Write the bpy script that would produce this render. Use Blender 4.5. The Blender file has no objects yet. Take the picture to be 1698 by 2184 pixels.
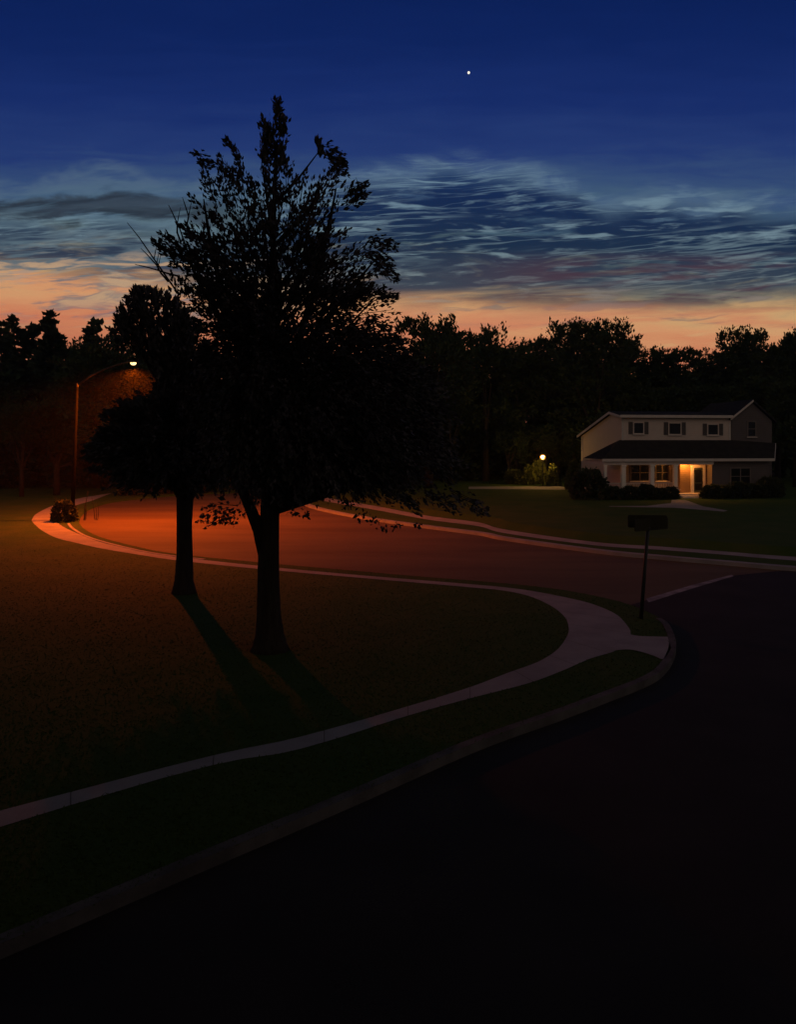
import bpy, math, random
import numpy as np
from mathutils import Vector, Matrix

# ------------------------------------------------------------------ basics
SC = bpy.context.scene
COL = SC.collection
PI = math.pi


def lin(r, g, b):
    f = lambda c: (c / 255 / 12.92) if c / 255 <= 0.04045 else ((c / 255 + 0.055) / 1.055) ** 2.4
    return (f(r), f(g), f(b), 1.0)


# ------------------------------------------------------------------ camera
CAM_H, FOC, PX0, HOR = 4.7, 1700.0, 849.0, 945.0     # sketch of the view: 1698 x 2184, horizon row 945
cam_d = bpy.data.cameras.new('camera')
cam = bpy.data.objects.new('camera', cam_d)
COL.objects.link(cam)
cam.location = (0, 0, CAM_H)
cam.rotation_euler = (PI / 2, 0, 0)
cam_d.sensor_width = 36
cam_d.lens = 36 * FOC / 2184
cam_d.shift_y = -(1092 - HOR) / 2184
cam_d.clip_start = 0.1
cam_d.clip_end = 9000
SC.camera = cam
SC.view_settings.view_transform = 'Standard'
SC.view_settings.look = 'None'
SC.view_settings.exposure = 0
SC.view_settings.gamma = 1
SC.cycles.sample_clamp_indirect = 3
SC.cycles.max_bounces = 6
SC.cycles.transparent_max_bounces = 8
SC.cycles.use_denoising = True

# ------------------------------------------------------------------ world: dusk sky with a bank of cloud
world = bpy.data.worlds.new('World')
SC.world = world
world.use_nodes = True
NT = world.node_tree
for n in list(NT.nodes):
    NT.nodes.remove(n)


class G:
    """small helper that writes math as shader nodes"""

    def __init__(self, nt):
        self.nt = nt

    def put(self, sock, v):
        if isinstance(v, (int, float)):
            sock.default_value = v
        elif isinstance(v, (tuple, list)):
            sock.default_value = v
        else:
            self.nt.links.new(v, sock)

    def m(self, op, a, b=None, c=None, clamp=False):
        n = self.nt.nodes.new('ShaderNodeMath')
        n.operation = op
        n.use_clamp = clamp
        self.put(n.inputs[0], a)
        if b is not None:
            self.put(n.inputs[1], b)
        if c is not None:
            self.put(n.inputs[2], c)
        return n.outputs[0]

    def add(self, a, b): return self.m('ADD', a, b)
    def sub(self, a, b): return self.m('SUBTRACT', a, b)
    def mul(self, a, b): return self.m('MULTIPLY', a, b)

    def step(self, v, lo, hi):                       # smoothstep, lo may be above hi
        n = self.nt.nodes.new('ShaderNodeMapRange')
        n.interpolation_type = 'SMOOTHSTEP'
        self.put(n.inputs[0], v)
        if lo < hi:
            vals = (lo, hi, 0, 1)
        else:
            vals = (hi, lo, 1, 0)
        for k, x in enumerate(vals):
            n.inputs[k + 1].default_value = x
        return n.outputs[0]

    def vec(self, x, y, z=0.0):
        n = self.nt.nodes.new('ShaderNodeCombineXYZ')
        self.put(n.inputs[0], x); self.put(n.inputs[1], y); self.put(n.inputs[2], z)
        return n.outputs[0]

    def noise(self, v, scale=1.0, detail=6, rough=.55, dist=0.0, lac=2.0):
        n = self.nt.nodes.new('ShaderNodeTexNoise')
        if v is not None:
            self.nt.links.new(v, n.inputs['Vector'])
        n.inputs['Scale'].default_value = scale
        n.inputs['Detail'].default_value = detail
        n.inputs['Roughness'].default_value = rough
        n.inputs['Lacunarity'].default_value = lac
        n.inputs['Distortion'].default_value = dist
        return n.outputs[0]

    def ramp(self, f, stops, interp='LINEAR'):
        n = self.nt.nodes.new('ShaderNodeValToRGB')
        n.color_ramp.interpolation = interp
        el = n.color_ramp.elements
        while len(el) < len(stops):
            el.new(0.5)
        for e, (p, c) in zip(el, stops):
            e.position = p
            e.color = c if isinstance(c, tuple) else (c, c, c, 1)
        self.put(n.inputs[0], f)
        return n.outputs[0]

    def mix(self, f, a, b, mode='MIX'):
        n = self.nt.nodes.new('ShaderNodeMix')
        n.data_type = 'RGBA'
        n.blend_type = mode
        self.put(n.inputs[0], f)
        self.put(n.inputs[6], a)
        self.put(n.inputs[7], b)
        return n.outputs[2]


g = G(NT)
tc = NT.nodes.new('ShaderNodeTexCoord')
sep = NT.nodes.new('ShaderNodeSeparateXYZ')
NT.links.new(tc.outputs['Generated'], sep.inputs[0])
sx, sy, sz = sep.outputs
hyp = g.m('SQRT', g.add(g.mul(sx, sx), g.mul(sy, sy)))
den = g.m('MAXIMUM', g.m('MAXIMUM', sy, g.mul(hyp, .5)), .02)
v = g.m('DIVIDE', sz, den)                            # height above the horizon
u = g.m('DIVIDE', sx, den)                            # sideways
vt = g.sub(v, g.mul(g.sub(v, .1), g.mul(u, .0)))
warp = g.noise(g.vec(g.mul(u, 3.0), g.mul(v, 9.0), 3.7), 1.0, 4, .5)
w0 = g.sub(warp, .5)
# clear sky, from the glow at the horizon to deep blue overhead
vv = g.add(g.add(v, g.mul(g.mul(u, .06), g.step(v, .36, .24))), g.add(g.mul(w0, .04), g.mul(g.sub(g.noise(g.vec(g.mul(u, 7.0), g.mul(v, 46.0), 5.0), 1.0, 6, .6, .4), .5), .085)))
base = g.ramp(g.m('DIVIDE', vv, .8, clamp=True), [
    (.00, lin(120, 66, 48)), (.165, lin(202, 126, 90)), (.205, lin(208, 148, 104)), (.24, lin(200, 158, 110)),
    (.27, lin(142, 134, 110)), (.31, lin(94, 116, 118)), (.36, lin(70, 97, 118)), (.41, lin(52, 76, 116)),
    (.46, lin(34, 56, 112)), (.54, lin(22, 44, 104)), (.64, lin(13, 35, 92)), (.76, lin(8, 29, 83)), (.99, lin(7, 24, 72))])
# nothing but deep blue behind and overhead, a little paler towards the zenith
nish = NT.nodes.new('ShaderNodeTexSky')
nish.sky_type = 'NISHITA'
nish.sun_disc = False
nish.sun_elevation = math.radians(-4)
nish.sun_rotation = math.radians(-8)
nish.air_density = 1.2
nish.ozone_density = 3
# cloud bank
vtop = g.ramp(g.m('ADD', u, .5, clamp=True), [
    (.0, .296), (.13, .300), (.24, .284), (.36, .318), (.44, .348), (.50, .350), (.56, .366), (.65, .350),
    (.72, .338), (.765, .312), (.82, .322), (.91, .316), (1.0, .312)], 'EASE')
tilt = g.sub(v, g.mul(u, .05))
nE = g.noise(g.vec(g.mul(u, 9.0), g.mul(tilt, 26.0), 1.0), 1.0, 6, .6, .6)
d = g.sub(g.add(vtop, g.mul(g.sub(nE, .5), .05)), v)   # depth below the upper edge of the bank
cover = g.step(d, -.012, .03)
n1 = g.noise(g.vec(g.mul(u, 6.5), g.mul(g.add(tilt, g.mul(w0, .05)), 48.0), 0.0), 1.0, 7, .56, .35)
n2 = g.noise(g.vec(g.mul(u, 10.0), g.mul(g.add(tilt, g.mul(w0, .06)), 74.0), 9.0), 1.0, 6, .55, .35)
n3 = g.noise(g.vec(g.mul(u, 3.2), g.mul(tilt, 30.0), 21.0), 1.0, 6, .6, .5)
n4 = g.noise(g.vec(g.mul(u, 16.0), g.mul(tilt, 120.0), 31.0), 1.0, 5, .6, .3)
low = g.step(g.add(g.add(v, g.mul(g.m('MINIMUM', u, 0.0), .085)), g.mul(g.sub(n3, .5), .07)), .160, .198)
# thin bright hem along the top of the bank
hem = g.mul(g.mul(cover, g.step(d, .085, .0)), g.step(nE, .25, .6))
sky = g.mix(g.mul(hem, .75), base, lin(104, 130, 148))
dark = g.ramp(g.m('DIVIDE', v, .4, clamp=True), [(.40, lin(70, 62, 72)), (.50, lin(50, 62, 78)), (.62, lin(22, 41, 68)),
                                                  (.78, lin(16, 37, 76)), (.9, lin(34, 62, 104))])
left = g.step(u, -.08, -.3)
dark = g.mix(g.mul(left, .6), dark, lin(44, 58, 78))
body = g.mul(g.mul(g.mul(cover, low), g.step(d, .0, .045)), g.step(n1, .27, .46))
sky = g.mix(g.mul(body, .97), sky, dark)
# paler strokes where the bank is thin
lite = g.ramp(g.m('DIVIDE', v, .4, clamp=True), [(.36, lin(206, 156, 110)), (.42, lin(180, 148, 118)), (.49, lin(128, 138, 138)), (.58, lin(118, 140, 148)), (.8, lin(112, 140, 158))])
strk = g.mul(cover, g.step(n2, .55, .68))
sky = g.mix(g.mul(strk, .75), sky, lite)
fine = g.mul(g.mul(cover, g.step(n4, .56, .72)), g.step(v, .15, .20))
sky = g.mix(g.mul(fine, .5), sky, lite)
# fine rippled ridges running through the bank
for seed_, fu, fv, wdt, amt in ((51.0, 3.4, 58.0, .036, .42), (63.0, 6.0, 100.0, .036, .36)):
    rn = g.noise(g.vec(g.mul(u, fu), g.mul(g.add(g.sub(v, g.mul(u, .08)), g.mul(w0, .03)), fv), seed_), 1.0, 4, .5, .5)
    rg = g.step(g.m('ABSOLUTE', g.sub(rn, .5)), wdt, .0)
    rg = g.mul(g.mul(rg, cover), g.mul(g.step(g.noise(g.vec(g.mul(u, 4.0), g.mul(v, 20.0), seed_ + 5), 1.0, 3, .5), .40, .60), g.step(v, .17, .21)))
    sky = g.mix(g.mul(rg, amt), sky, lite)
# plum coloured streaks low on the right
plum = g.mul(g.mul(g.step(u, .02, .25), g.mul(g.step(v, .165, .185), g.step(v, .245, .215))), g.step(n3, .42, .52))
sky = g.mix(g.mul(plum, .85), sky, lin(72, 52, 64))
# slate patches over the glow on the left
slate = g.mul(g.mul(g.step(u, -.05, -.22), g.mul(g.step(v, .14, .17), g.step(v, .27, .235))), g.step(g.add(g.mul(n1, .4), g.mul(n2, .6)), .47, .54))
sky = g.mix(g.mul(slate, .8), sky, lin(84, 104, 116))
cream = g.mul(g.mul(g.step(v, .145, .17), g.step(v, .25, .22)), g.step(n2, .50, .60))
cream = g.mul(cream, g.step(u, -.05, -.2))
sky = g.mix(g.mul(cream, .6), sky, lin(216, 170, 122))
# long dark cloud at the upper left
bmp = g.mul(g.step(g.m('ABSOLUTE', g.add(u, .36)), .09, .0), .012)
bv = g.sub(g.sub(g.sub(v, .290), bmp), g.mul(g.sub(nE, .5), .06))
rim = g.mul(g.mul(g.step(u, -.14, -.24), g.step(g.m('ABSOLUTE', g.sub(bv, .028)), .022, .004)), g.step(n2, .3, .55))
sky = g.mix(g.mul(rim, .4), sky, lin(92, 114, 132))
bar = g.mul(g.mul(g.step(u, -.15, -.27), g.step(g.m('ABSOLUTE', bv), .020, .008)), g.step(n1, .28, .44))
sky = g.mix(g.mul(bar, g.m('SUBTRACT', .92, g.mul(g.step(n2, .5, .68), .4))), sky, g.mix(g.step(n1, .4, .65), lin(36, 44, 56), lin(54, 66, 80)))
# grey bars breaking the glow on the right
gbar = g.mul(g.mul(g.step(u, .0, .12), g.mul(g.step(v, .142, .155), g.step(v, .205, .185))), g.step(n2, .50, .60))
sky = g.mix(g.mul(gbar, .6), sky, lin(112, 104, 100))
# coral blush right above the woods
blush = g.mul(g.step(v, .19, .15), g.step(n3, .48, .62))
sky = g.mix(g.mul(blush, .45), sky, lin(198, 108, 84))
over = g.step(v, .62, 1.1)                             # overhead and in the east the dusk is a dull mauve
sky = g.mix(over, sky, lin(30, 33, 44))
back = g.step(sy, .15, -.45)
sky = g.mix(back, sky, lin(50, 48, 52))
belt = g.mul(back, g.mul(g.step(sz, .04, .14), g.step(sz, .86, .58)))   # rosy belt added in the unseen eastern sky to light the house
sky = g.mix(belt, sky, (.195, .150, .118, 1))
ground = g.step(sz, .0, -.02)
sky = g.mix(ground, sky, lin(4, 4, 5))
skyc = g.mix(.02, sky, nish.outputs[0], 'ADD')
bg = NT.nodes.new('ShaderNodeBackground')
NT.links.new(skyc, bg.inputs[0])
bg.inputs[1].default_value = 1.0
wo = NT.nodes.new('ShaderNodeOutputWorld')
NT.links.new(bg.outputs[0], wo.inputs[0])

# strengths of the lit lamps (their light objects are made with the lamps)
STREET_W, PORCH_W, LANTERN_E = 15500, 190, 1000
SODIUM = (1.0, .122, .002)

# ------------------------------------------------------------------ materials
MATS = {}


def mat(name, c1, c2=None, scale=8, rough=.8, spec=.3, bump=0.0, bscale=40, stretch=None, metal=0.0, emit=None, estr=0, detail=5):
    m_ = bpy.data.materials.new(name)
    m_.use_nodes = True
    nt = m_.node_tree
    q = G(nt)
    p = nt.nodes['Principled BSDF']
    tcn = nt.nodes.new('ShaderNodeTexCoord')
    vec = tcn.outputs['Object']
    if stretch:
        mp = nt.nodes.new('ShaderNodeMapping')
        nt.links.new(vec, mp.inputs[0])
        mp.inputs['Scale'].default_value = stretch
        vec = mp.outputs[0]
    if c2:
        f = q.noise(vec, scale, detail, .6)
        f = q.step(f, .3, .7)
        nt.links.new(q.mix(f, c1, c2), p.inputs['Base Color'])
    else:
        p.inputs['Base Color'].default_value = c1
    p.inputs['Roughness'].default_value = rough
    p.inputs['Specular IOR Level'].default_value = spec
    p.inputs['Metallic'].default_value = metal
    if bump:
        b = nt.nodes.new('ShaderNodeBump')
        b.inputs['Strength'].default_value = bump
        b.inputs['Distance'].default_value = .05
        nt.links.new(q.noise(vec, bscale, 5, .65), b.inputs['Height'])
        nt.links.new(b.outputs[0], p.inputs['Normal'])
    if emit:
        p.inputs['Emission Color'].default_value = emit
        p.inputs['Emission Strength'].default_value = estr
    MATS[name] = m_
    return m_


def C3(r, gg, b): return (r, gg, b, 1)


mat('grass', C3(.036, .078, .014), C3(.058, .088, .020), .5, .95, .1, .35, 30)
mat('blades', C3(.040, .08, .015), C3(.056, .088, .019), .6, .9, .1)
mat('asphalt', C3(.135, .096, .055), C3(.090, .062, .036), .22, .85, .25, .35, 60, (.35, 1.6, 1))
mat('shade_asphalt', C3(.034, .030, .030), C3(.022, .020, .020), .5, .9, .2, .35, 60)  # darkened road colour standing in for the unlit foreground
mat('concrete', C3(.33, .325, .335), C3(.25, .245, .255), .9, .85, .2, .3, 30)
mat('kerb_stone', C3(.13, .123, .12), C3(.07, .066, .065), 1.5, .85, .2, .3, 30)
mat('worn_paint', C3(.36, .33, .36), C3(.12, .11, .12), 2.2, .8, .2)
mat('bark', C3(.030, .024, .020), C3(.055, .045, .036), 3, .95, .1, 1.0, 12, (3, 3, .6))
mat('leaf', C3(.042, .042, .040), C3(.085, .078, .09), 1.2, .6, .35)
mat('far_leaf', C3(.028, .050, .020), C3(.046, .066, .028), .5, .85, .15)
mat('conifer_leaf', C3(.024, .042, .022), C3(.038, .054, .030), .5, .85, .15)
mat('shrub_leaf', C3(.05, .075, .018), C3(.09, .10, .025), 3, .7, .25)
mat('dark_shrub_leaf', C3(.022, .034, .016), C3(.038, .05, .02), 3, .7, .25)
mat('galvanised', C3(.003, .003, .003), C3(.005, .005, .004), 6, .9, .04)
mat('lamp_shell', C3(.05, .045, .035), None, 1, .6, .2)
mat('sodium_bulb', C3(.9, .8, .6), None, 1, .3, .5, emit=(1, .66, .26, 1), estr=2.6)
mat('lantern_bulb', C3(.9, .8, .6), None, 1, .3, .5, emit=(1, .55, .14, 1), estr=LANTERN_E)
mat('porch_bulb', C3(.9, .8, .6), None, 1, .3, .5, emit=(1, .62, .22, 1), estr=5)
mat('roofing', C3(.020, .019, .019), C3(.034, .031, .029), 2, .9, .15, .6, 14)
mat('column_paint', C3(.86, .80, .72), None, 2, .6, .3)
mat('white_trim', C3(.62, .56, .54), C3(.54, .49, .47), 2, .6, .3)
mat('shutter_paint', C3(.10, .085, .085), C3(.075, .065, .066), 4, .6, .3)
mat('window_glass', C3(.012, .013, .015), None, 1, .08, .5)
mat('door_paint', C3(.035, .045, .035), C3(.028, .035, .028), 3, .4, .4)
mat('sign_metal', C3(.030, .028, .014), C3(.040, .036, .018), 3, .7, .2)
mat('black_metal', C3(.02, .02, .02), None, 1, .5, .4)
mat('star_glow', C3(.9, .9, .8), None, 1, .5, .2, emit=(1, .93, .78, 1), estr=1.1)


ag = bpy.data.materials.new('amber_glass')
ag.use_nodes = True
an_ = ag.node_tree
an_.nodes.remove(an_.nodes['Principled BSDF'])
tr_ = an_.nodes.new('ShaderNodeBsdfTransparent'); tr_.inputs[0].default_value = (1, .86, .62, 1)
em_ = an_.nodes.new('ShaderNodeEmission'); em_.inputs[0].default_value = (1, .42, .07, 1); em_.inputs[1].default_value = 1.6
mx_ = an_.nodes.new('ShaderNodeMixShader'); mx_.inputs[0].default_value = .35
an_.links.new(tr_.outputs[0], mx_.inputs[1]); an_.links.new(em_.outputs[0], mx_.inputs[2])
an_.links.new(mx_.outputs[0], an_.nodes['Material Output'].inputs[0])
MATS['amber_glass'] = ag


def siding(name, c):
    m_ = bpy.data.materials.new(name)
    m_.use_nodes = True
    nt = m_.node_tree
    q = G(nt)
    p = nt.nodes['Principled BSDF']
    tcn = nt.nodes.new('ShaderNodeTexCoord')
    s = nt.nodes.new('ShaderNodeSeparateXYZ')
    nt.links.new(tcn.outputs['Object'], s.inputs[0])
    saw = q.m('FRACT', q.mul(s.outputs[2], 1 / .16))
    b = nt.nodes.new('ShaderNodeBump')
    b.inputs['Strength'].default_value = .8
    b.inputs['Distance'].default_value = .03
    nt.links.new(saw, b.inputs['Height'])
    nt.links.new(b.outputs[0], p.inputs['Normal'])
    f = q.noise(tcn.outputs['Object'], 1.3, 5, .6)
    nt.links.new(q.mix(f, c, tuple(x * .8 for x in c[:3]) + (1,)), p.inputs['Base Color'])
    p.inputs['Roughness'].default_value = .7
    MATS[name] = m_


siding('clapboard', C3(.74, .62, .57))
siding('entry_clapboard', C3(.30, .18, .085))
siding('dim_clapboard', C3(.13, .11, .115))  # darker clapboard copy; the gloom at the right end is in its colour
siding('shaded_clapboard', C3(.20, .165, .16))  # darker clapboard copy; shade under the porch put into its colour

# ------------------------------------------------------------------ object helpers


def tag(o, label=None, cat=None, group=None, kind=None):
    if label: o['label'] = label
    if cat: o['category'] = cat
    if group: o['group'] = group
    if kind: o['kind'] = kind
    return o


def empty(name, loc, rz=0.0):
    o = bpy.data.objects.new(name, None)
    COL.objects.link(o)
    o.location = loc
    o.rotation_euler = (0, 0, rz)
    o.empty_display_size = .3
    return o


def obj(name, verts, faces, material, parent=None, smooth=False):
    me = bpy.data.meshes.new(name)
    me.from_pydata([tuple(p) for p in verts], [], faces)
    me.materials.append(MATS[material])
    if smooth:
        me.polygons.foreach_set('use_smooth', [True] * len(me.polygons))
    me.update()
    o = bpy.data.objects.new(name, me)
    COL.objects.link(o)
    if parent: o.parent = parent
    return o


def copy_tree(o, parent=None):
    c = o.copy()
    COL.objects.link(c)
    c.parent = parent
    for ch in list(o.children):
        copy_tree(ch, c)
    return c


class MB:
    def __init__(self):
        self.v, self.f = [], []

    def poly(self, pts):
        n = len(self.v)
        self.v += [tuple(p) for p in pts]
        self.f.append(list(range(n, n + len(pts))))

    def box(self, x0, x1, y0, y1, z0, z1):
        n = len(self.v)
        self.v += [(x, y, z) for z in (z0, z1) for y in (y0, y1) for x in (x0, x1)]
        for q in ((0, 2, 3, 1), (4, 5, 7, 6), (0, 1, 5, 4), (2, 6, 7, 3), (0, 4, 6, 2), (1, 3, 7, 5)):
            self.f.append([n + k for k in q])

    def tube(self, pts, rad, n=8, cap=True):
        pts = [Vector(p) for p in pts]
        base = len(self.v)
        ref = Vector((.123, 1, .05))
        for i, p in enumerate(pts):
            t = (pts[min(i + 1, len(pts) - 1)] - pts[max(i - 1, 0)]).normalized()
            a = t.cross(ref)
            if a.length < .05: a = t.cross(Vector((1, 0, 0)))
            a.normalize()
            b = t.cross(a)
            r = rad[i] if isinstance(rad, (list, tuple)) else rad
            for k in range(n):
                an = 2 * PI * k / n
                self.v.append(tuple(p + a * (r * math.cos(an)) + b * (r * math.sin(an))))
        for i in range(len(pts) - 1):
            for k in range(n):
                k2 = (k + 1) % n
                self.f.append([base + i * n + k, base + i * n + k2, base + (i + 1) * n + k2, base + (i + 1) * n + k])
        if cap:
            self.f.append([base + k for k in range(n)][::-1])
            self.f.append([base + (len(pts) - 1) * n + k for k in range(n)])

    def lathe(self, prof, n=20, c=(0, 0, 0)):
        base = len(self.v)
        for r, z in prof:
            for k in range(n):
                an = 2 * PI * k / n
                self.v.append((c[0] + r * math.cos(an), c[1] + r * math.sin(an), c[2] + z))
        for i in range(len(prof) - 1):
            for k in range(n):
                k2 = (k + 1) % n
                self.f.append([base + i * n + k, base + i * n + k2, base + (i + 1) * n + k2, base + (i + 1) * n + k])

    def prism(self, outline, axis, a, b):
        """outline = 2-D points; axis 'x' extrudes (y,z) along x, 'y' extrudes (x,z), 'z' extrudes (x,y)"""
        f = {'x': lambda p, t: (t, p[0], p[1]), 'y': lambda p, t: (p[0], t, p[1]), 'z': lambda p, t: (p[0], p[1], t)}[axis]
        n0 = len(self.v); n = len(outline)
        self.v += [f(p, a) for p in outline] + [f(p, b) for p in outline]
        self.f.append([n0 + k for k in range(n)][::-1])
        self.f.append([n0 + n + k for k in range(n)])
        for k in range(n):
            k2 = (k + 1) % n
            self.f.append([n0 + k, n0 + k2, n0 + n + k2, n0 + n + k])

    def build(self, name, material, parent=None, smooth=False):
        return obj(name, self.v, self.f, material, parent, smooth)


def at(px, py, z=0.0):
    """ground point seen at a spot of the sketch"""
    Y = FOC * (CAM_H - z) / (py - HOR)
    return Vector(((px - PX0) / FOC * Y, Y, z))


def up(px, py, Y):
    return Vector(((px - PX0) / FOC * Y, Y, CAM_H - (py - HOR) / FOC * Y))


def smooth_line(pts, per=6):
    """Catmull-Rom through 2-D points"""
    P = [Vector((p[0], p[1])) for p in pts]
    out = []
    for i in range(len(P) - 1):
        p0, p1, p2, p3 = P[max(i - 1, 0)], P[i], P[i + 1], P[min(i + 2, len(P) - 1)]
        for k in range(per):
            t = k / per
            out.append(.5 * ((2 * p1) + (p2 - p0) * t + (2 * p0 - 5 * p1 + 4 * p2 - p3) * t * t + (3 * p1 - p0 - 3 * p2 + p3) * t ** 3))
    out.append(P[-1])
    return out


def offset(line, dist):
    out = []
    for i, p in enumerate(line):
        t = line[min(i + 1, len(line) - 1)] - line[max(i - 1, 0)]
        t.normalize()
        out.append(p + Vector((-t.y, t.x)) * dist)
    return out


def sheet(name, pts, z, material, kind='structure'):
    """flat polygon triangulated"""
    from mathutils.geometry import tessellate_polygon
    P = [Vector((p[0], p[1], 0)) for p in pts]
    tris = tessellate_polygon([P])
    vs = [(p.x, p.y, z) for p in P]
    fs = []
    for t in tris:
        a, b, c = (P[k] for k in t)
        if (b - a).cross(c - a).z < 0: t = (t[0], t[2], t[1])
        fs.append(list(t))
    o = obj(name, vs, fs, material)
    o['kind'] = kind
    return o


def strip(name, inner, outer, z, material, z_in=None):
    n = len(inner)
    vs = [(p.x, p.y, z if z_in is None else z_in) for p in inner] + [(p.x, p.y, z) for p in outer]
    fs = [[i, i + 1, n + i + 1, n + i] for i in range(n - 1)]
    o = obj(name, vs, fs, material)
    o['kind'] = 'structure'
    return o


def kerb(name, line, w, z0, z1, material):
    """solid kerb along a line, w to the left of its direction"""
    a, b = line, offset(line, w)
    n = len(a)
    vs = [(p.x, p.y, z0) for p in a] + [(p.x, p.y, z1) for p in a] + [(p.x, p.y, z1) for p in b] + [(p.x, p.y, z0) for p in b]
    fs = []
    for i in range(n - 1):
        for r in range(3):
            fs.append([r * n + i, r * n + i + 1, (r + 1) * n + i + 1, (r + 1) * n + i])
    o = obj(name, vs, fs, material)
    o['kind'] = 'structure'
    return o


# ------------------------------------------------------------------ the ground, roads and paths
RZ = -.14                                             # road level; lawns lie at 0
GP = lambda *pp: [at(x, y).xy for x, y in pp]

m = MB(); m.poly([(-1200, -1200, RZ - .08), (1200, -1200, RZ - .08), (1200, 1200, RZ - .08), (-1200, 1200, RZ - .08)])
o = m.build('ground', 'grass'); o['kind'] = 'structure'
m = MB(); m.poly([(-90, -60, RZ), (140, -60, RZ), (140, 130, RZ), (-90, 130, RZ)])
o = m.build('road', 'asphalt'); o['kind'] = 'structure'

# near block: its kerb line runs from the lower left round the corner, back along the road, round the lamp and away
corner = smooth_line([(-48, -36), (-20, -8.5), (-10, 1.3), (-6, 5.2), (-2.5, 8.7), (-.6, 10.6)] + GP((979, 1600), (1085, 1559), (1190, 1523), (1291, 1485), (1387, 1447), (1425, 1418),
                     (1442, 1384), (1440, 1358), (1427, 1331), (1411, 1319)))
side = smooth_line(GP((1411, 1319), (1387, 1307), (1353, 1293), (1315, 1281), (1267, 1270), (1219, 1261), (1171, 1254), (1100, 1246), (1019, 1239), (880, 1228), (731, 1215),
                      (551, 1199), (374, 1181), (288, 1165), (216, 1146), (182, 1130), (166, 1116), (164, 1104), (178, 1088), (205, 1076), (245, 1067), (330, 1058), (430, 1051), (500, 1047)) + [(-20, 95), (-22, 130)])
near = corner + side[1:]
lawn_near = sheet('lawn', near + [Vector((-22, 600)), Vector((-900, 600)), Vector((-900, -36))], 0, 'grass')
kerb('kerb', corner, .16, RZ - .02, .012, 'kerb_stone')
strip('lawn_edge', side, offset(side, -.16), RZ - .01, 'grass', z_in=0)
i0 = next(i for i, p in enumerate(side) if p.x < -7)
i1 = next(i for i, p in enumerate(side) if p.y > 47)
kerb('edging', offset(side[i0:i1], .45), .16, -.02, .02, 'concrete')

# pavement of the near block
p_in = [Vector((-38, -20)), Vector((-16, 1))] + GP((150, 1690), (640, 1572), (870, 1507), (1003, 1466), (1085, 1435), (1150, 1411), (1190, 1385), (1211, 1355), (1213, 1335), (1203, 1314), (1175, 1292), (1130, 1272), (1075, 1260), (1000, 1252.5), (767, 1232.5), (551, 1213.5),
          (374, 1195), (288, 1182), (216, 1170), (162, 1158), (119, 1147), (88, 1131), (70, 1115), (68, 1107), (80, 1094), (119, 1076), (173, 1062), (238, 1051.5))
p_out = [Vector((-37, -21.2)), Vector((-15, -.2))] + GP((150, 1718), (640, 1598), (870, 1527), (1003, 1490), (1123, 1459), (1195, 1433), (1260, 1405), (1318, 1386), (1345, 1355), (1338, 1334), (1312, 1309), (1262, 1288), (1200, 1273), (1110, 1257), (1000, 1246), (767, 1227), (551, 1207),
           (374, 1187), (288, 1173), (216, 1157), (165, 1138), (135, 1124), (122, 1114), (119, 1106), (124, 1098), (134, 1090), (152, 1081), (193, 1069), (243, 1059))
a, b = smooth_line(p_in), smooth_line(p_out)
strip('pavement', a, b, .006, 'concrete')
m = MB()
acc = 0
for i in range(1, len(a)):
    acc += (a[i] - a[i - 1]).length
    if acc > 1.5:
        acc = 0
        t_ = (a[i] - a[i - 1]).normalized() * .007
        m.poly([(p.x, p.y, .008) for p in (a[i] - t_, b[i] - t_, b[i] + t_, a[i] + t_)])
o = m.build('pavement_joints', 'kerb_stone'); o['kind'] = 'structure'
ramp = smooth_line(GP((1338, 1352), (1362, 1357), (1400, 1358.5), (1425, 1359))) + smooth_line(GP((1432, 1384), (1416, 1406), (1396, 1400), (1368, 1391), (1338, 1386), (1300, 1390)))
sheet('kerb_ramp', ramp, .012, 'concrete')

# the far side of the road
kf = smooth_line([(-14, 130), (-13.2, 100)] + GP((606, 1047), (613, 1056), (640, 1071), (677, 1084), (767, 1102), (893, 1120), (1019, 1136), (1075, 1147), (1267, 1173), (1411, 1187), (1555, 1199), (1698, 1211)) + [(24, 24), (60, 4), (130, -30)])
far_edge = offset(kf, .0)
sheet('lawn', kf + [Vector((900, -30)), Vector((900, 600)), Vector((-14, 600))], .0, 'grass')
kerb('kerb', kf, .40, RZ - .02, .014, 'concrete')
pv_in = smooth_line([(-11.5, 130), (-11, 100)] + GP((615, 1041), (622, 1049), (645, 1057), (688, 1068), (803, 1088), (911, 1108), (1019, 1122), (1075, 1137), (1267, 1163), (1411, 1173), (1555, 1184), (1698, 1196)) + [(25, 25.6), (61, 6), (131, -28)])
pv_out = smooth_line([(-10, 130), (-9.6, 100)] + GP((627, 1037), (636, 1044), (662, 1052), (700, 1062), (810, 1081), (911, 1100), (1019, 1114), (1075, 1129), (1267, 1156), (1411, 1166), (1555, 1177), (1698, 1188)) + [(26, 27.2), (62, 7.5), (132, -26.5)])
strip('pavement', pv_in, pv_out, .006, 'concrete')
# the lawn of the house rises in a low bank behind the pavement
bank0 = offset(pv_out, .1)
bank1 = offset(pv_out, .9)
i0 = next(i for i, p in enumerate(bank0) if p.y < 90)
bank = bank1[i0:]
strip('lawn_bank', bank0[i0:], bank, .30, 'grass', z_in=.003)
sheet('lawn_terrace', bank + [Vector((600, -26)), Vector((600, 400)), Vector((bank[0].x, 400))], .30, 'grass')
LZ = .30

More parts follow.
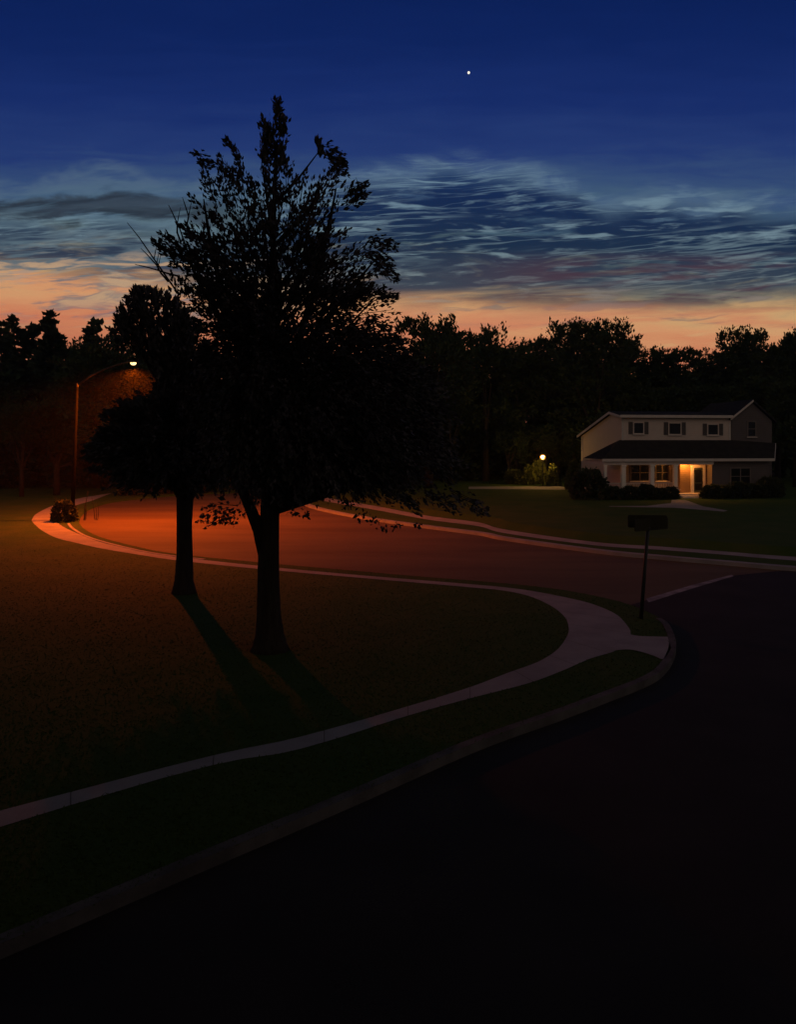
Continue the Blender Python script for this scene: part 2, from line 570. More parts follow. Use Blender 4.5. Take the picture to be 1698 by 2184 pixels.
# stop line at the mouth of the side road
q = [at(1352, 1292, RZ), at(1379, 1277, RZ), at(1470, 1250, RZ), at(1562, 1226, RZ), at(1566, 1229, RZ), at(1475, 1256, RZ), at(1384, 1285, RZ), at(1360, 1296, RZ)]
sheet('stop_line', [p.xy for p in q[1:7]], RZ + .004, 'worn_paint')
# darker sheet over the side road: the unlit foreground's gloom put into colour
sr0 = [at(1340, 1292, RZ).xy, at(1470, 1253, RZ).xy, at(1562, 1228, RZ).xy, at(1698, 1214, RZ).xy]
sheet('side_road_shade', [Vector((-60, -50)), Vector((60, -50)), Vector((60, 2)), Vector((24, 23))] + sr0[::-1] + [Vector((-2, 18)), Vector((-60, -36))], RZ + .0025, 'shade_asphalt')
sheet('lawn', [Vector((-60, -57)), Vector((-10, -10.3)), Vector((0, -1)), Vector((7.1, 5.6)), Vector((40, 36 - 30)), Vector((60, -60))], .0, 'grass')
# drive beside the house and the walk to the front door
q = [at(1000, 1043, LZ), at(1120, 1043.5, LZ), at(1205, 1044.5, LZ), at(1232, 1046, LZ), at(1240, 1040, LZ), at(1190, 1037, LZ), at(1120, 1037.5, LZ), at(1000, 1038, LZ)]
sheet('drive', [p.xy for p in q], LZ + .006, 'concrete')
q = [at(1300, 1080.5, LZ), at(1380, 1082, LZ), at(1440, 1083, LZ), at(1545, 1091, LZ), at(1553, 1089, LZ), at(1500, 1080, LZ), at(1478, 1072, LZ), at(1462, 1066, LZ), at(1434, 1066, LZ), at(1432, 1073, LZ), at(1380, 1079, LZ), at(1300, 1079.5, LZ)]
sheet('front_path', [p.xy for p in q], LZ + .006, 'concrete')

# ------------------------------------------------------------------ foliage


def leaves(centres, radii, dirs, per, size, rng, spread=.7, squash=.8, aspect=.38):
    """pointed leaf faces scattered in clumps; dirs = growth direction of each clump"""
    n = len(centres)
    c = np.repeat(np.asarray(centres, float), per, 0)
    r = np.repeat(np.asarray(radii, float), per)[:, None]
    dd = np.repeat(np.asarray(dirs, float), per, 0)
    k = len(c)
    off = rng.normal(0, .5, (k, 3)) * np.array([1, 1, squash])
    p = c + off * r
    t = dd + rng.normal(0, spread, (k, 3)) + off * .5
    t /= np.linalg.norm(t, axis=1)[:, None] + 1e-6
    w = np.cross(t, rng.normal(0, 1, (k, 3)))
    w /= np.linalg.norm(w, axis=1)[:, None] + 1e-6
    nn = np.cross(t, w)
    L = (size * rng.uniform(.6, 1.4, k))[:, None]
    a = p
    b_ = p + t * L * .45 + w * L * aspect + nn * L * .08
    c_ = p + t * L
    d_ = p + t * L * .45 - w * L * aspect + nn * L * .08
    V = np.stack([a, b_, c_, d_], 1).reshape(-1, 3)
    F = np.arange(k * 4).reshape(-1, 4)
    return V, F


def sprays(starts, dirs, lens, per, size, rng, wid=.3):
    """branchlets set with pointed leaves that narrow to a tip"""
    n = len(starts)
    P = np.repeat(np.asarray(starts, float), per, 0)
    D = np.repeat(np.asarray(dirs, float), per, 0)
    L = np.repeat(np.asarray(lens, float), per)[:, None]
    k = len(P)
    t = rng.uniform(0, 1, (k, 1)) ** .8
    sag = np.zeros((k, 3)); sag[:, 2] = -(t[:, 0] ** 2) * L[:, 0] * .12
    off = rng.normal(0, .5, (k, 3)) * wid * L * (1.15 - t) * np.minimum(1, t * 4 + .3)
    p = P + D * L * t + off + sag
    tt = D + rng.normal(0, .34, (k, 3)) + off / (L * .9)
    tt /= np.linalg.norm(tt, axis=1)[:, None] + 1e-6
    w = np.cross(tt, rng.normal(0, 1, (k, 3)))
    w /= np.linalg.norm(w, axis=1)[:, None] + 1e-6
    nn = np.cross(tt, w)
    S_ = size * rng.uniform(.6, 1.5, (k, 1)) * (1.15 - .5 * t)
    V = np.stack([p, p + tt * S_ * .42 + w * S_ * .24 + nn * S_ * .07, p + tt * S_, p + tt * S_ * .42 - w * S_ * .24 + nn * S_ * .07], 1).reshape(-1, 3)
    return V, np.arange(k * 4).reshape(-1, 4)


def mesh_np(name, V, F, material):
    me = bpy.data.meshes.new(name)
    me.vertices.add(len(V)); me.vertices.foreach_set('co', V.astype(np.float32).ravel())
    nf = len(F); k = F.shape[1]
    me.loops.add(nf * k); me.loops.foreach_set('vertex_index', F.astype(np.int32).ravel())
    me.polygons.add(nf); me.polygons.foreach_set('loop_start', np.arange(0, nf * k, k, dtype=np.int32))
    me.polygons.foreach_set('loop_total', np.full(nf, k, np.int32))
    me.update(calc_edges=True)
    me.materials.append(MATS[material])
    return me


def link(name, me, parent):
    o = bpy.data.objects.new(name, me)
    COL.objects.link(o)
    o.parent = parent
    return o


def rows_at(rows, z):
    zs = [r[0] for r in rows]
    return np.interp(z, zs, [r[1] for r in rows]), np.interp(z, zs, [r[2] for r in rows])


def yard_tree(name, base, rows, trunk_pts, trunk_r, limbs, n_cl, per, size, seed, label, keep, fan, lobes=(), extra=()):
    """a tree whose crown fills the outline `rows` (height, left, right) with real depth;
    keep(x, y, z, rng) thins it, fan = point from which the branchlets spread"""
    rng = np.random.default_rng(seed)
    rnd = random.Random(seed)
    root = empty(name, base)
    tag(root, label, 'tree')
    m = MB()
    m.tube(trunk_pts, trunk_r, 14)
    for pts, rr in limbs:
        m.tube(pts, rr, 9)
    rows = sorted(rows)
    z0, z1 = rows[0][0], rows[-1][0]
    st, dr, ln = [], [], []
    tries = 0
    while len(st) < n_cl and tries < n_cl * 40:
        tries += 1
        z = rng.uniform(z0, z1)
        xl, xr = rows_at(rows, z)
        w = (xr - xl) / 2
        if rng.uniform(0, 1) > (w / 2.8) ** 1.1 + .04: continue
        th = rng.uniform(0, 2 * PI)
        q = rng.uniform(.12, 1.0) ** .5
        cx = (xl + xr) / 2
        x = cx + w * q * math.cos(th)
        y = w * .85 * q * math.sin(th)
        if rng.uniform() > keep(x, y, z): continue
        dv = np.array([(x - fan[0]), y, (z - fan[1]) * .9 + .5]) + rng.normal(0, .35, 3)
        dv /= np.linalg.norm(dv) + 1e-6
        L = min(.95, .35 + w * .35) * rng.uniform(.6, 1.15)
        st.append(np.array([x, y, z]) - dv * L * .8); dr.append(dv); ln.append(L)
    for (x, y, z, dx, dz, L) in extra:
        dv = np.array([dx, rng.uniform(-.3, .3), dz]); dv /= np.linalg.norm(dv)
        st.append((x, y, z)); dr.append(dv); ln.append(L)
    # limbs and twigs reach a good part of the sprays
    zt = [p[2] for p in trunk_pts]
    for i in range(len(st)):
        x, y, z = st[i]
        e = Vector((x, y, z)); tip = e + Vector(dr[i]) * ln[i] * .8
        m.tube([e, tip], [.012, .003], 4, cap=False)
        if rnd.random() > .16 or z < zt[0] + 3.9: continue
        h = math.hypot(x, y)
        zs = max(zt[0] + 3.2, min(z - .85 * h - .2, zt[-1] - .2))
        bx = np.interp(zs, zt, [p[0] for p in trunk_pts]); by = np.interp(zs, zt, [p[1] for p in trunk_pts])
        s = Vector((bx, by, zs))
        mid = s.lerp(e, .5) + Vector((rnd.uniform(-.15, .15), rnd.uniform(-.15, .15), -.04 * h))
        r0 = .02 + .014 * (e - s).length
        m.tube([s, mid, e], [r0, r0 * .65, .012], 6, cap=False)
    m.build('trunk', 'bark', root, smooth=True)
    V, F = sprays(st, dr, ln, per, size, rng)
    if lobes:
        V2, F2 = leaves([l[:3] for l in lobes], [l[3] for l in lobes], [(l[0] * .1, 0, -.3) for l in lobes], 9, size * .7, rng)
        F = np.concatenate([F, F2 + len(V)]); V = np.concatenate([V, V2])
    link('crown', mesh_np('crown', V, F, 'leaf'), root)
    return root


# big tree by the pavement: outline in metres round its base
S = FOC / 18.1
B = lambda px, py: ((px - 575) / S, (1388 - py) / S)


def rows_px(lst, f):
    out = []
    for py, a_, b_ in lst:
        in_ = 11 if 330 < py < 720 else 0
        xl, z = f(a_ + in_, py); xr, _ = f(b_ - in_, py)
        out.append((z, xl, xr))
    return out


big_rows = rows_px([(238, 586, 598), (255, 574, 608), (275, 562, 612), (300, 552, 612), (325, 550, 612), (340, 440, 660), (352, 424, 735), (375, 416, 742), (400, 404, 720), (420, 396, 745), (440, 392, 765), (470, 390, 770), (500, 392, 795),
                    (520, 352, 826), (560, 350, 832), (585, 362, 842), (605, 378, 822), (640, 390, 846), (680, 394, 862), (730, 402, 885), (790, 406, 930), (850, 410, 960), (910, 414, 975), (970, 422, 985), (1010, 436, 975), (1036, 470, 930), (1054, 505, 860)], B)
# openings where the sky shows through: x, y, half width, half height on the sketch, share of leaves left
HOLES = [(640, 322, 26, 30, 0), (535, 325, 22, 26, 0), (522, 352, 22, 14, .3), (610, 365, 14, 16, .1), (640, 372, 30, 14, .1), (585, 330, 7, 22, .25), (500, 425, 24, 16, .15), (452, 452, 20, 26, .12), (590, 415, 12, 30, .15), (625, 408, 16, 22, .2),
         (655, 425, 26, 16, .15), (545, 400, 14, 16, .2), (420, 480, 18, 22, .1), (470, 500, 16, 14, .15), (690, 400, 18, 22, .15), (720, 462, 34, 10, .15), (680, 505, 30, 15, .15), (742, 512, 24, 15, .1), (602, 560, 18, 24, .3), (535, 505, 14, 20, .3),
         (770, 470, 24, 14, .2), (640, 690, 20, 12, .0), (655, 664, 18, 8, .0), (700, 656, 12, 7, .0), (690, 690, 10, 12, .05), (738, 664, 22, 9, .0), (728, 722, 12, 10, .0), (712, 708, 8, 8, .0), (800, 650, 14, 8, .1), (815, 678, 18, 9, .0), (780, 672, 10, 8, .0), (432, 716, 16, 9, .1),
         (480, 590, 16, 10, .3), (440, 570, 16, 8, .3), (750, 590, 22, 9, .2), (700, 570, 18, 9, .3)]


def big_keep(x, y, z):
    px, py = 575 + x * S, 1388 - z * S
    k = .42 if py < 345 else (.33 if py < 500 else (.5 if py < 610 else 1.0))
    for hx_, hy_, a_, b_, f_ in HOLES:
        if ((px - hx_) / (a_ + 9)) ** 2 + ((py - hy_) / (b_ + 9)) ** 2 < 1: k = min(k, f_)
    return k


tp = [(0.0, 0, -.1), (0.0, 0, .12), (0.0, 0, .35), (-.02, 0, .8), (-.03, 0, 1.6), (-.02, 0, 2.4), (.0, 0, 3.0), (.03, 0, 3.9), (.05, .02, 5.2), (.02, 0, 6.8), (.06, .03, 8.4), (.1, 0, 10.2), (.16, .02, 11.6)]
tr = [.50, .40, .33, .275, .25, .235, .22, .20, .17, .13, .09, .05, .015]
limbs = [([(-.1, 0, 2.15), (-.24, -.05, 2.75), (-.42, -.08, 3.2), (-.62, -.15, 3.7), (-1.1, -.3, 4.8), (-1.5, -.4, 6.0)], [.17, .15, .13, .11, .07, .03]),
         ([(.02, 0, 3.2), (.35, -.1, 3.9), (1.0, -.3, 4.6), (2.2, -.5, 5.2), (3.4, -.6, 5.4)], [.14, .12, .09, .06, .02]),
         ([(.03, 0, 4.6), (-.4, .2, 6.0), (-1.0, .3, 7.6), (-1.4, .2, 9.3), (-1.55, .2, 10.3)], [.12, .1, .075, .05, .015]),
         ([(.04, 0, 5.2), (.5, .1, 6.6), (1.0, .2, 8.2), (1.35, .2, 9.8), (1.5, .1, 10.5)], [.12, .1, .075, .045, .015]),
         ([(.03, 0, 6.6), (.25, -.2, 8.0), (.1, -.3, 9.4), (-.15, -.2, 11.0)], [.09, .07, .045, .012]),
         ([(.03, 0, 5.8), (.9, -.2, 7.0), (1.9, -.3, 8.2), (2.5, -.3, 8.9)], [.09, .07, .04, .012]),
         ([(.02, 0, 6.0), (-.9, -.2, 7.2), (-1.6, -.3, 8.4), (-2.0, -.3, 9.6)], [.09, .07, .04, .012])]
# bare shoots on the left
for (a0, b0, a1, b1) in ((395, 640, 290, 492), (372, 612, 318, 545), (398, 530, 375, 455), (392, 600, 306, 578), (415, 515, 404, 440), (760, 445, 775, 418)):
    x0, zz0 = B(a0, b0); x1, zz1 = B(a1, b1)
    kx, kz = x0 + .55 * (x1 - x0) + .07, zz0 + .5 * (zz1 - zz0)
    limbs.append(([(x0, -.5, zz0), (x0 + .25 * (x1 - x0) - .02, -.5, zz0 + .27 * (zz1 - zz0)), (kx, -.55, kz), (x0 + .8 * (x1 - x0) + .03, -.6, zz0 + .8 * (zz1 - zz0)), (x1, -.6, zz1)], [.022, .02, .016, .012, .006]))
    limbs.append(([(kx, -.55, kz), (kx + .02 - .1 * (x1 > x0), -.5, kz + .2), (kx + .06 - .2 * (x1 > x0), -.5, kz + .38)], [.012, .009, .004]))
# drooping sprays under the crown
lobes = []
for (px, py, r) in ((470, 1088, .15), (452, 1096, .13), (490, 1098, .16), (508, 1108, .13), (440, 1104, .1), (520, 1090, .2), (478, 1108, .08),
                    (625, 1062, .13), (632, 1094, .11), (655, 1096, .07), (800, 1108, .14), (818, 1122, .1), (770, 1096, .12), (846, 1118, .09), (888, 1117, .07), (905, 1060, .25), (935, 1066, .2), (968, 1068, .22), (1010, 1082, .12), (1025, 1092, .1), (740, 1072, .14), (700, 1058, .2), (860, 1062, .22)):
    x, z = B(px, py)
    for k in range(2): lobes.append((x, -.3 - .3 * k, z, r))
TREE_A = up(575, 1388, 18.1); TREE_A.z = 0
extra = []
# pointed sprays that stand out of the outline
for (px, py, dx, dz, L) in ((735, 440, 1, .75, .55), (745, 425, 1, .6, .5), (780, 545, 1, -.35, .7), (800, 570, 1, -.5, .6), (790, 520, 1, -.1, .6), (400, 560, -1, .5, .55), (385, 535, -1, .9, .45), (430, 520, -.9, .8, .5), (470, 540, -1, .8, .6), (355, 545, -.7, 1, .3),
                            (765, 630, 1, .2, .6), (800, 640, 1, .15, .5), (395, 640, -.3, 1, .55), (690, 330, 1, -.25, .5), (700, 345, 1, -.5, .45), (588, 290, .3, 1, .6), (572, 300, -.2, 1, .4), (598, 262, -.1, 1, .35), (500, 335, -.3, 1, .3), (460, 352, -1, .2, .4), (680, 330, .1, 1, .2),
                            (515, 1076, -1, .05, .75), (512, 1086, -1, -.45, .7), (960, 1050, 1, -.5, .9), (905, 1055, 1, -.4, .8), (850, 1060, .8, -.5, .6)):
    x, z = B(px, py)
    for k in range(1 if py > 1060 else 3): extra.append((x, -.5 + .45 * k, z + .03 * k, dx, dz, L))
TREE_A = up(575, 1388, 18.1); TREE_A.z = 0
yard_tree('shade_tree', TREE_A, big_rows, tp, tr, limbs, 1950, 38, .125, 11,
          'tall shade tree with forked trunk and thin spire top, nearer of the two lawn trees', big_keep, (.0, 7.6), lobes, extra)

# smaller tree to its left
S2 = FOC / 25.0
B2 = lambda px, py: ((px - 392) / S2, (1264 - py) / S2)
small_rows = rows_px([(612, 278, 330), (630, 248, 384), (655, 232, 420), (690, 222, 440), (720, 244, 450), (745, 318, 455), (790, 335, 470), (825, 330, 480), (855, 250, 490), (900, 210, 495), (960, 190, 500), (1000, 205, 490), (1030, 236, 470), (1048, 300, 440)], B2)


def small_keep(x, y, z):
    px, py = 392 + x * S2, 1264 - z * S2
    if ((px - 400) / 24) ** 2 + ((py - 620) / 30) ** 2 < 1: return .1
    if ((px - 272) / 40) ** 2 + ((py - 785) / 46) ** 2 < 1: return .0
    return .7 if py < 740 else 1.0


tp2 = [(0, 0, -.1), (0, 0, .12), (.0, 0, .4), (.02, 0, 1.2), (.01, 0, 2.2), (.03, 0, 2.9), (.02, 0, 4.2), (-.1, 0, 6.0), (-.5, 0, 8.0), (-1.1, 0, 9.4)]
tr2 = [.42, .36, .29, .25, .235, .26, .19, .13, .08, .02]
limbs2 = [([(.02, 0, 2.7), (.35, -.1, 3.3), (.8, -.2, 4.2), (1.1, -.2, 5.4)], [.15, .12, .08, .03]),
          ([(.0, 0, 2.8), (-.4, .1, 3.5), (-1.1, .1, 4.4), (-2.2, .1, 5.2)], [.14, .11, .08, .03]),
          ([(-.05, 0, 4.8), (-.8, .1, 6.6), (-1.6, .1, 8.0), (-2.1, .1, 9.0)], [.11, .09, .06, .02])]
TREE_B = up(392, 1264, 25.0); TREE_B.z = 0
yard_tree('shade_tree', TREE_B, small_rows, tp2, tr2, limbs2, 1250, 30, .18, 23,
          'smaller lawn tree with straight trunk, standing left of the tall spire topped tree', small_keep, (-.3, 5.4))

# ------------------------------------------------------------------ trees beyond the lawns


def broad_mesh(seed, h, w, n=340, per=26, size=.36):
    rng = np.random.default_rng(seed)
    cen, rad, dr = [], [], []
    # a crown of several irregular heads
    heads = [(rng.uniform(-.55, .55) * w, rng.uniform(-.5, .5) * w, h * rng.uniform(.45, .86), w * rng.uniform(.35, .6)) for _ in range(8)]
    heads.append((rng.uniform(-.1, .1) * w, 0, h * .86, w * .36))
    for k in range(n):
        hx, hy, hz, hr = heads[k % len(heads)]
        dv = rng.normal(0, 1, 3); dv /= np.linalg.norm(dv)
        q = rng.uniform(.45, 1) * hr
        p = np.array([hx, hy, hz]) + dv * q * np.array([1, 1, .75])
        if p[2] > h: p[2] = h - rng.uniform(0, .6)
        p[2] = max(p[2], 1.2)
        dd = dv + np.array([0, 0, .7]) + rng.normal(0, .3, 3); dd /= np.linalg.norm(dd)
        L = rng.uniform(.7, 1.5)
        cen.append(p - dd * L * .6); rad.append(L); dr.append(dd)
    for k in range(9):                                 # ragged shoots at the top
        x = rng.uniform(-.5, .5) * w
        for s in range(3):
            dd = np.array([rng.uniform(-.6, .6), rng.uniform(-.3, .3), 1.0]); dd /= np.linalg.norm(dd)
            cen.append(np.array([x + s * rng.uniform(-.3, .3), rng.uniform(-1, 1), h * .9])); rad.append(rng.uniform(.9, 1.7)); dr.append(dd)
    V, F = sprays(cen, dr, rad, per, size, rng, .5)
    crown = mesh_np('crown', V, F, 'far_leaf')
    m = MB()
    m.tube([(0, 0, -.3), (0, 0, h * .3), (.2, 0, h * .6), (0, 0, h * .9)], [.32, .24, .15, .03], 8)
    for hx, hy, hz, hr in heads[:6]:
        m.tube([(0, 0, h * .28), (hx * .5, hy * .5, hz * .7), (hx, hy, hz)], [.14, .1, .03], 6, cap=False)
    return crown, m


def conifer_mesh(seed, h, w, per=16, size=.5):
    rng = np.random.default_rng(seed)
    cen, rad, dr = [], [], []
    tiers = int(h / .62)
    for i in range(tiers):
        f = i / (tiers - 1)
        z = 1.0 + f * (h - 1.1)
        R = w * (1 - f) ** .8 * rng.uniform(.8, 1.15) + .08
        nb = max(3, int(9 * (1 - f) + 3))
        for b_ in range(nb):
            an = rng.uniform(0, 2 * PI)
            L = R * rng.uniform(.7, 1.1)
            for s in (.35, .7, 1.0):
                if L * s < .1 and s < 1: continue
                cen.append((math.cos(an) * L * s, math.sin(an) * L * s, z - .18 * L * s)); rad.append(.26 + .22 * (1 - f)); dr.append((math.cos(an), math.sin(an), -.12 + .9 * f * f))
    V, F = leaves(cen, rad, dr, per, size, rng, spread=.45, squash=.5)
    crown = mesh_np('crown', V, F, 'conifer_leaf')
    m = MB()
    m.tube([(0, 0, -.3), (0, 0, h * .5), (0, 0, h * .99)], [.26, .16, .02], 8)
    return crown, m


BR = [(14.0, broad_mesh(41, 14, 4.4)), (16.0, broad_mesh(42, 16, 4.8)), (12.0, broad_mesh(43, 12, 4.2)), (15.0, broad_mesh(47, 15, 5.4))]
CO = [(15.0, conifer_mesh(51, 15, 3.2)), (17.0, conifer_mesh(52, 17, 3.0)), (13.0, conifer_mesh(53, 13, 3.2))]
BR = [(h, c, m.build('trunk', 'bark', None, True)) for h, (c, m) in BR]
CO = [(h, c, m.build('trunk', 'bark', None, True)) for h, (c, m) in CO]
BR_TRUNKS = [t.data for h, c, t in BR]
USED = set()
trng = random.Random(5)


def wood_tree(px, top, Y, kind, label, group=None, var=None, zb=0.0, wide=1.0):
    pool = CO if kind == 'c' else BR
    var = trng.randrange(len(pool)) if var is None else var
    h, crown, trunk = pool[var]
    x = (px - PX0) / FOC * Y
    H = CAM_H - (top + (13 if px > 880 else 7) - HOR) / FOC * Y - zb
    s = H / h
    root = empty('conifer_tree' if kind == 'c' else 'broadleaf_tree', (x, Y, zb), trng.uniform(0, 6.28))
    sw = wide * trng.uniform(.92, 1.1)
    root.scale = (s * sw, s * sw, s)
    tag(root, label, 'tree', group)
    link('crown', crown, root)
    if (kind, var) not in USED:
        USED.add((kind, var)); trunk.parent = root; trunk.name = 'trunk'
    else:
        t = trunk.copy(); COL.objects.link(t); t.parent = root
    return root


specs = [
    (2, 684, 88, 'c', 'pointed black conifer cut by the left edge of the view', 0),
    (30, 674, 92, 'c', 'slim pointed conifer second in line from the left edge', 1),
    (110, 664, 90, 'c', 'tallest pointed conifer left of the street lamp, with ragged twin shoulders', 0),
    (74, 692, 94, 'c', 'low conifer in the dip between two taller conifers left of the lamp', 2),
    (205, 682, 86, 'c', 'conifer with a crooked top just left of the street lamp head', 2),
    (232, 704, 93, 'b', 'low bushy tree behind the street lamp arm', 0),
    (150, 722, 97, 'b', 'round topped tree under the coral gap left of the lamp', 2),
    (915, 668, 78, 'b', 'feathery topped tree first in line right of the tall lawn tree', 2),
    (985, 702, 96, 'c', 'small pointed tree right of the coral gap near the middle of the treeline', 2),
    (1036, 686, 92, 'b', 'narrow headed tree left of the dip above the garden lantern', 0),
    (1100, 728, 95, 'b', 'low rounded tree in the dip above the garden lantern', 2),
    (1150, 706, 98, 'b', 'small domed tree right above the garden lantern', 0),
    (1215, 676, 96, 'b', 'loose topped tree left of the highest dome of the treeline', 3),
    (1272, 664, 90, 'b', 'broad domed tree, the highest one above the house dormer', 1),
    (1345, 708, 97, 'b', 'tree sloping down to the right of the highest dome', 3),
    (1435, 732, 95, 'b', 'flat low tree behind the right half of the house roof', 2),
    (1510, 742, 99, 'b', 'lowest tree of the line, over the tall gable of the house', 0),
    (1598, 682, 93, 'b', 'spiky topped tree above the right end of the house', 1),
    (1660, 728, 97, 'b', 'tree in the last dip before the right edge of the view', 3),
    (1704, 690, 90, 'b', 'tall tree cut by the right edge of the view', 1),
]
for px, top, Y, kd, lab, vr in specs:
    wood_tree(px, top, Y, kd, lab, var=vr, zb=LZ if px > 700 else 0)
# low trees between lawns and wood, all much alike in the dark
under = [(-40, 800, 74), (45, 850, 70), (120, 845, 72), (262, 728, 72), (335, 745, 80), (205, 748, 84), (420, 790, 84), (520, 800, 90), (620, 800, 90), (700, 770, 92), (790, 760, 94), (860, 770, 90),
         (960, 800, 86), (1040, 800, 96), (1110, 820, 96), (1190, 800, 97), (1260, 790, 92), (1340, 800, 90), (1420, 810, 91), (1500, 810, 92), (1570, 810, 90), (1640, 790, 88), (1700, 800, 80), (1760, 760, 84),
         (-120, 720, 84), (1840, 720, 88)]
for i, (px, top, Y) in enumerate(under):
    wood_tree(px, top, Y, 'b', 'dark bushy understorey tree, lost in the gloom below the skyline', 'understorey trees along the wood edge', zb=LZ if px > 700 else 0, wide=1.35)
for pool in (BR, CO):
    for h, c, t in pool:
        if t.parent is None: bpy.data.objects.remove(t)

# the wood behind: reads as one mass
rng = np.random.default_rng(77)
cen, rad, dr = [], [], []
for k in range(4600):
    x = rng.uniform(-95, 95); y = rng.uniform(101, 118)
    z = rng.uniform(0, 14 + 1.5 * math.sin(x * .3) + 1.0 * math.sin(x * .83 + 1)) ** 1.0
    cen.append((x, y, z)); rad.append(rng.uniform(1.0, 1.8)); dr.append(rng.normal(0, .6, 3) + np.array([0, -.2, .5]))
V, F = leaves(cen, rad, dr, 14, .95, rng, aspect=.5)
o = bpy.data.objects.new('far_wood', mesh_np('far_wood', V, F, 'far_leaf')); COL.objects.link(o)
tag(o, 'black mass of far woodland closing the view behind the single trees', 'woodland', None, 'stuff')

# hedge-like scrub where the road disappears on the left
def shrub_mesh(name, seed, prof, n, per, size, material, squash=.8):
    """prof(t) -> radius at height fraction t, unit height"""
    rng = np.random.default_rng(seed)
    cen, rad, dr = [], [], []
    for k in range(n):
        t = rng.uniform(.03, 1)
        R = prof(t)
        an = rng.uniform(0, 2 * PI); q = math.sqrt(rng.uniform(.25, 1)) * R
        cen.append((math.cos(an) * q, math.sin(an) * q, t * .94)); rad.append(.11 * rng.uniform(.7, 1.2)); dr.append((math.cos(an), math.sin(an), .6))
    V, F = leaves(cen, rad, dr, per, size, rng, squash=squash)
    return mesh_np(name, V, F, material)


cone_me = shrub_mesh('foliage', 61, lambda t: .40 * (1 - t) ** .8 + .03, 160, 16, .10, 'shrub_leaf')
dome_me = shrub_mesh('foliage', 62, lambda t: .62 * math.sqrt(max(0, 1 - (t * .96) ** 2.2)) + .04, 200, 16, .12, 'dark_shrub_leaf')
dome2_me = shrub_mesh('foliage', 63, lambda t: .7 * math.sqrt(max(0, 1 - (t * .97) ** 3)) + .05, 220, 16, .12, 'dark_shrub_leaf')
lean_me = shrub_mesh('foliage', 64, lambda t: .34 * math.sin(PI * (.18 + .8 * (1 - t))) + .05, 150, 16, .11, 'shrub_leaf')


def shrub(me, x, y, z, h, w, label, group=None, rz=0):
    o = bpy.data.objects.new('shrub', me); COL.objects.link(o)
    o.location = (x, y, z); o.scale = (w, w, h); o.rotation_euler = (0, 0, rz)
    return tag(o, label, 'shrub', group)


# ------------------------------------------------------------------ street lamp
LB = at(153, 1111)                                     # foot of the lamp
LY = LB.y
lamp = tag(empty('street_lamp', LB), 'tall lit street lamp with a long curved arm over the orange road', 'street lamp')
ph = up(164, 821, LY).z
hx = up(281, 774, LY).x - LB.x
hz = up(281, 774, LY).z
lean = up(164, 821, LY).x - LB.x
m = MB(); m.tube([(0, 0, 0), (lean * .5, 0, ph * .5), (lean, 0, ph)], [.13, .105, .075], 14); m.build('pole', 'galvanised', lamp, True)
m = MB(); m.tube([(0, 0, -.05), (0, 0, 1.0), (.0, 0, 1.04)], [.19, .18, .13], 14); m.build('base', 'galvanised', lamp, True)
m = MB(); m.lathe([(0, .12), (.07, .1), (.1, 0), (.08, -.12)], 12, (lean, 0, ph)); m.build('cap', 'lamp_shell', lamp, True)
arm = [(lean, 0, ph - .05), (lean + .5 * (hx - lean) * .5, 0, ph + (hz - ph) * .42), (lean + (hx - lean) * .5, 0, ph + (hz - ph) * .72), (lean + (hx - lean) * .78, 0, ph + (hz - ph) * .96), (hx - .25, 0, hz + .04)]
m = MB(); m.tube([(p[0], p[1], p[2]) for p in arm], [.06, .055, .05, .045, .04], 10); m.build('arm', 'lamp_shell', lamp, True)
m = MB()
base_n = 0
prof = [(-.38, .05, .05), (-.28, .10, .08), (-.05, .17, .12), (.2, .17, .11), (.36, .10, .07), (.42, .03, .03)]
for xx, ry, rz_ in prof:
    for k in range(12):
        an = 2 * PI * k / 12
        zz = math.sin(an) * rz_
        m.v.append((hx + xx, math.cos(an) * ry, hz + .05 + (zz if zz > 0 else zz * .25)))
for i in range(len(prof) - 1):
    for k in range(12):
        k2 = (k + 1) % 12
        m.f.append([i * 12 + k, i * 12 + k2, (i + 1) * 12 + k2, (i + 1) * 12 + k])
head = m.build('lamp_head', 'lamp_shell', lamp, True)
m = MB()
m.lathe([(0.001, -.14), (.08, -.125), (.13, -.07), (.15, -.02), (.14, .02)], 16)
for i, p in enumerate(m.v): m.v[i] = (hx + .08 + p[0] * 1.25, p[1] * .85, hz + p[2])
m.build('bulb', 'sodium_bulb', head, True)


def light(name, loc, kind, power, color, parent, size=.1, spot=None, blend=.5, rot=(0, 0, 0)):
    ld = bpy.data.lights.new(name, kind)
    ld.energy = power; ld.color = color; ld.shadow_soft_size = size
    if spot: ld.spot_size = spot; ld.spot_blend = blend
    o = bpy.data.objects.new(name, ld); COL.objects.link(o)
    o.location = loc; o.rotation_euler = rot
    o.parent = parent
    return o


light('street_lamp_light', (hx + .08, 0, hz - .36), 'SPOT', STREET_W, SODIUM, lamp, .12, math.radians(168), .42)

# scrub and bare stems round its foot
shrub(dome_me, LB.x - .25, LB.y - .5, 0, 1.25, 1.05, 'dark scrubby bush at the foot of the street lamp', None, 1)
m = MB()
sr = random.Random(3)
for k in range(16):
    x = sr.uniform(-1.3, 1.3); hgt = sr.uniform(.9, 1.9) * (1.1 - abs(x) * .25)
    m.tube([(x, 0, 0), (x + sr.uniform(-.1, .1), 0, hgt * .5), (x + sr.uniform(-.25, .25), sr.uniform(-.1, .1), hgt)], [.022, .017, .008], 5)
sp = m.build('weed_stems', 'bark'); sp.location = (LB.x + .1, LB.y + .4, 0)
tag(sp, 'clump of thin bare upright stems behind the bush at the street lamp', 'weeds')
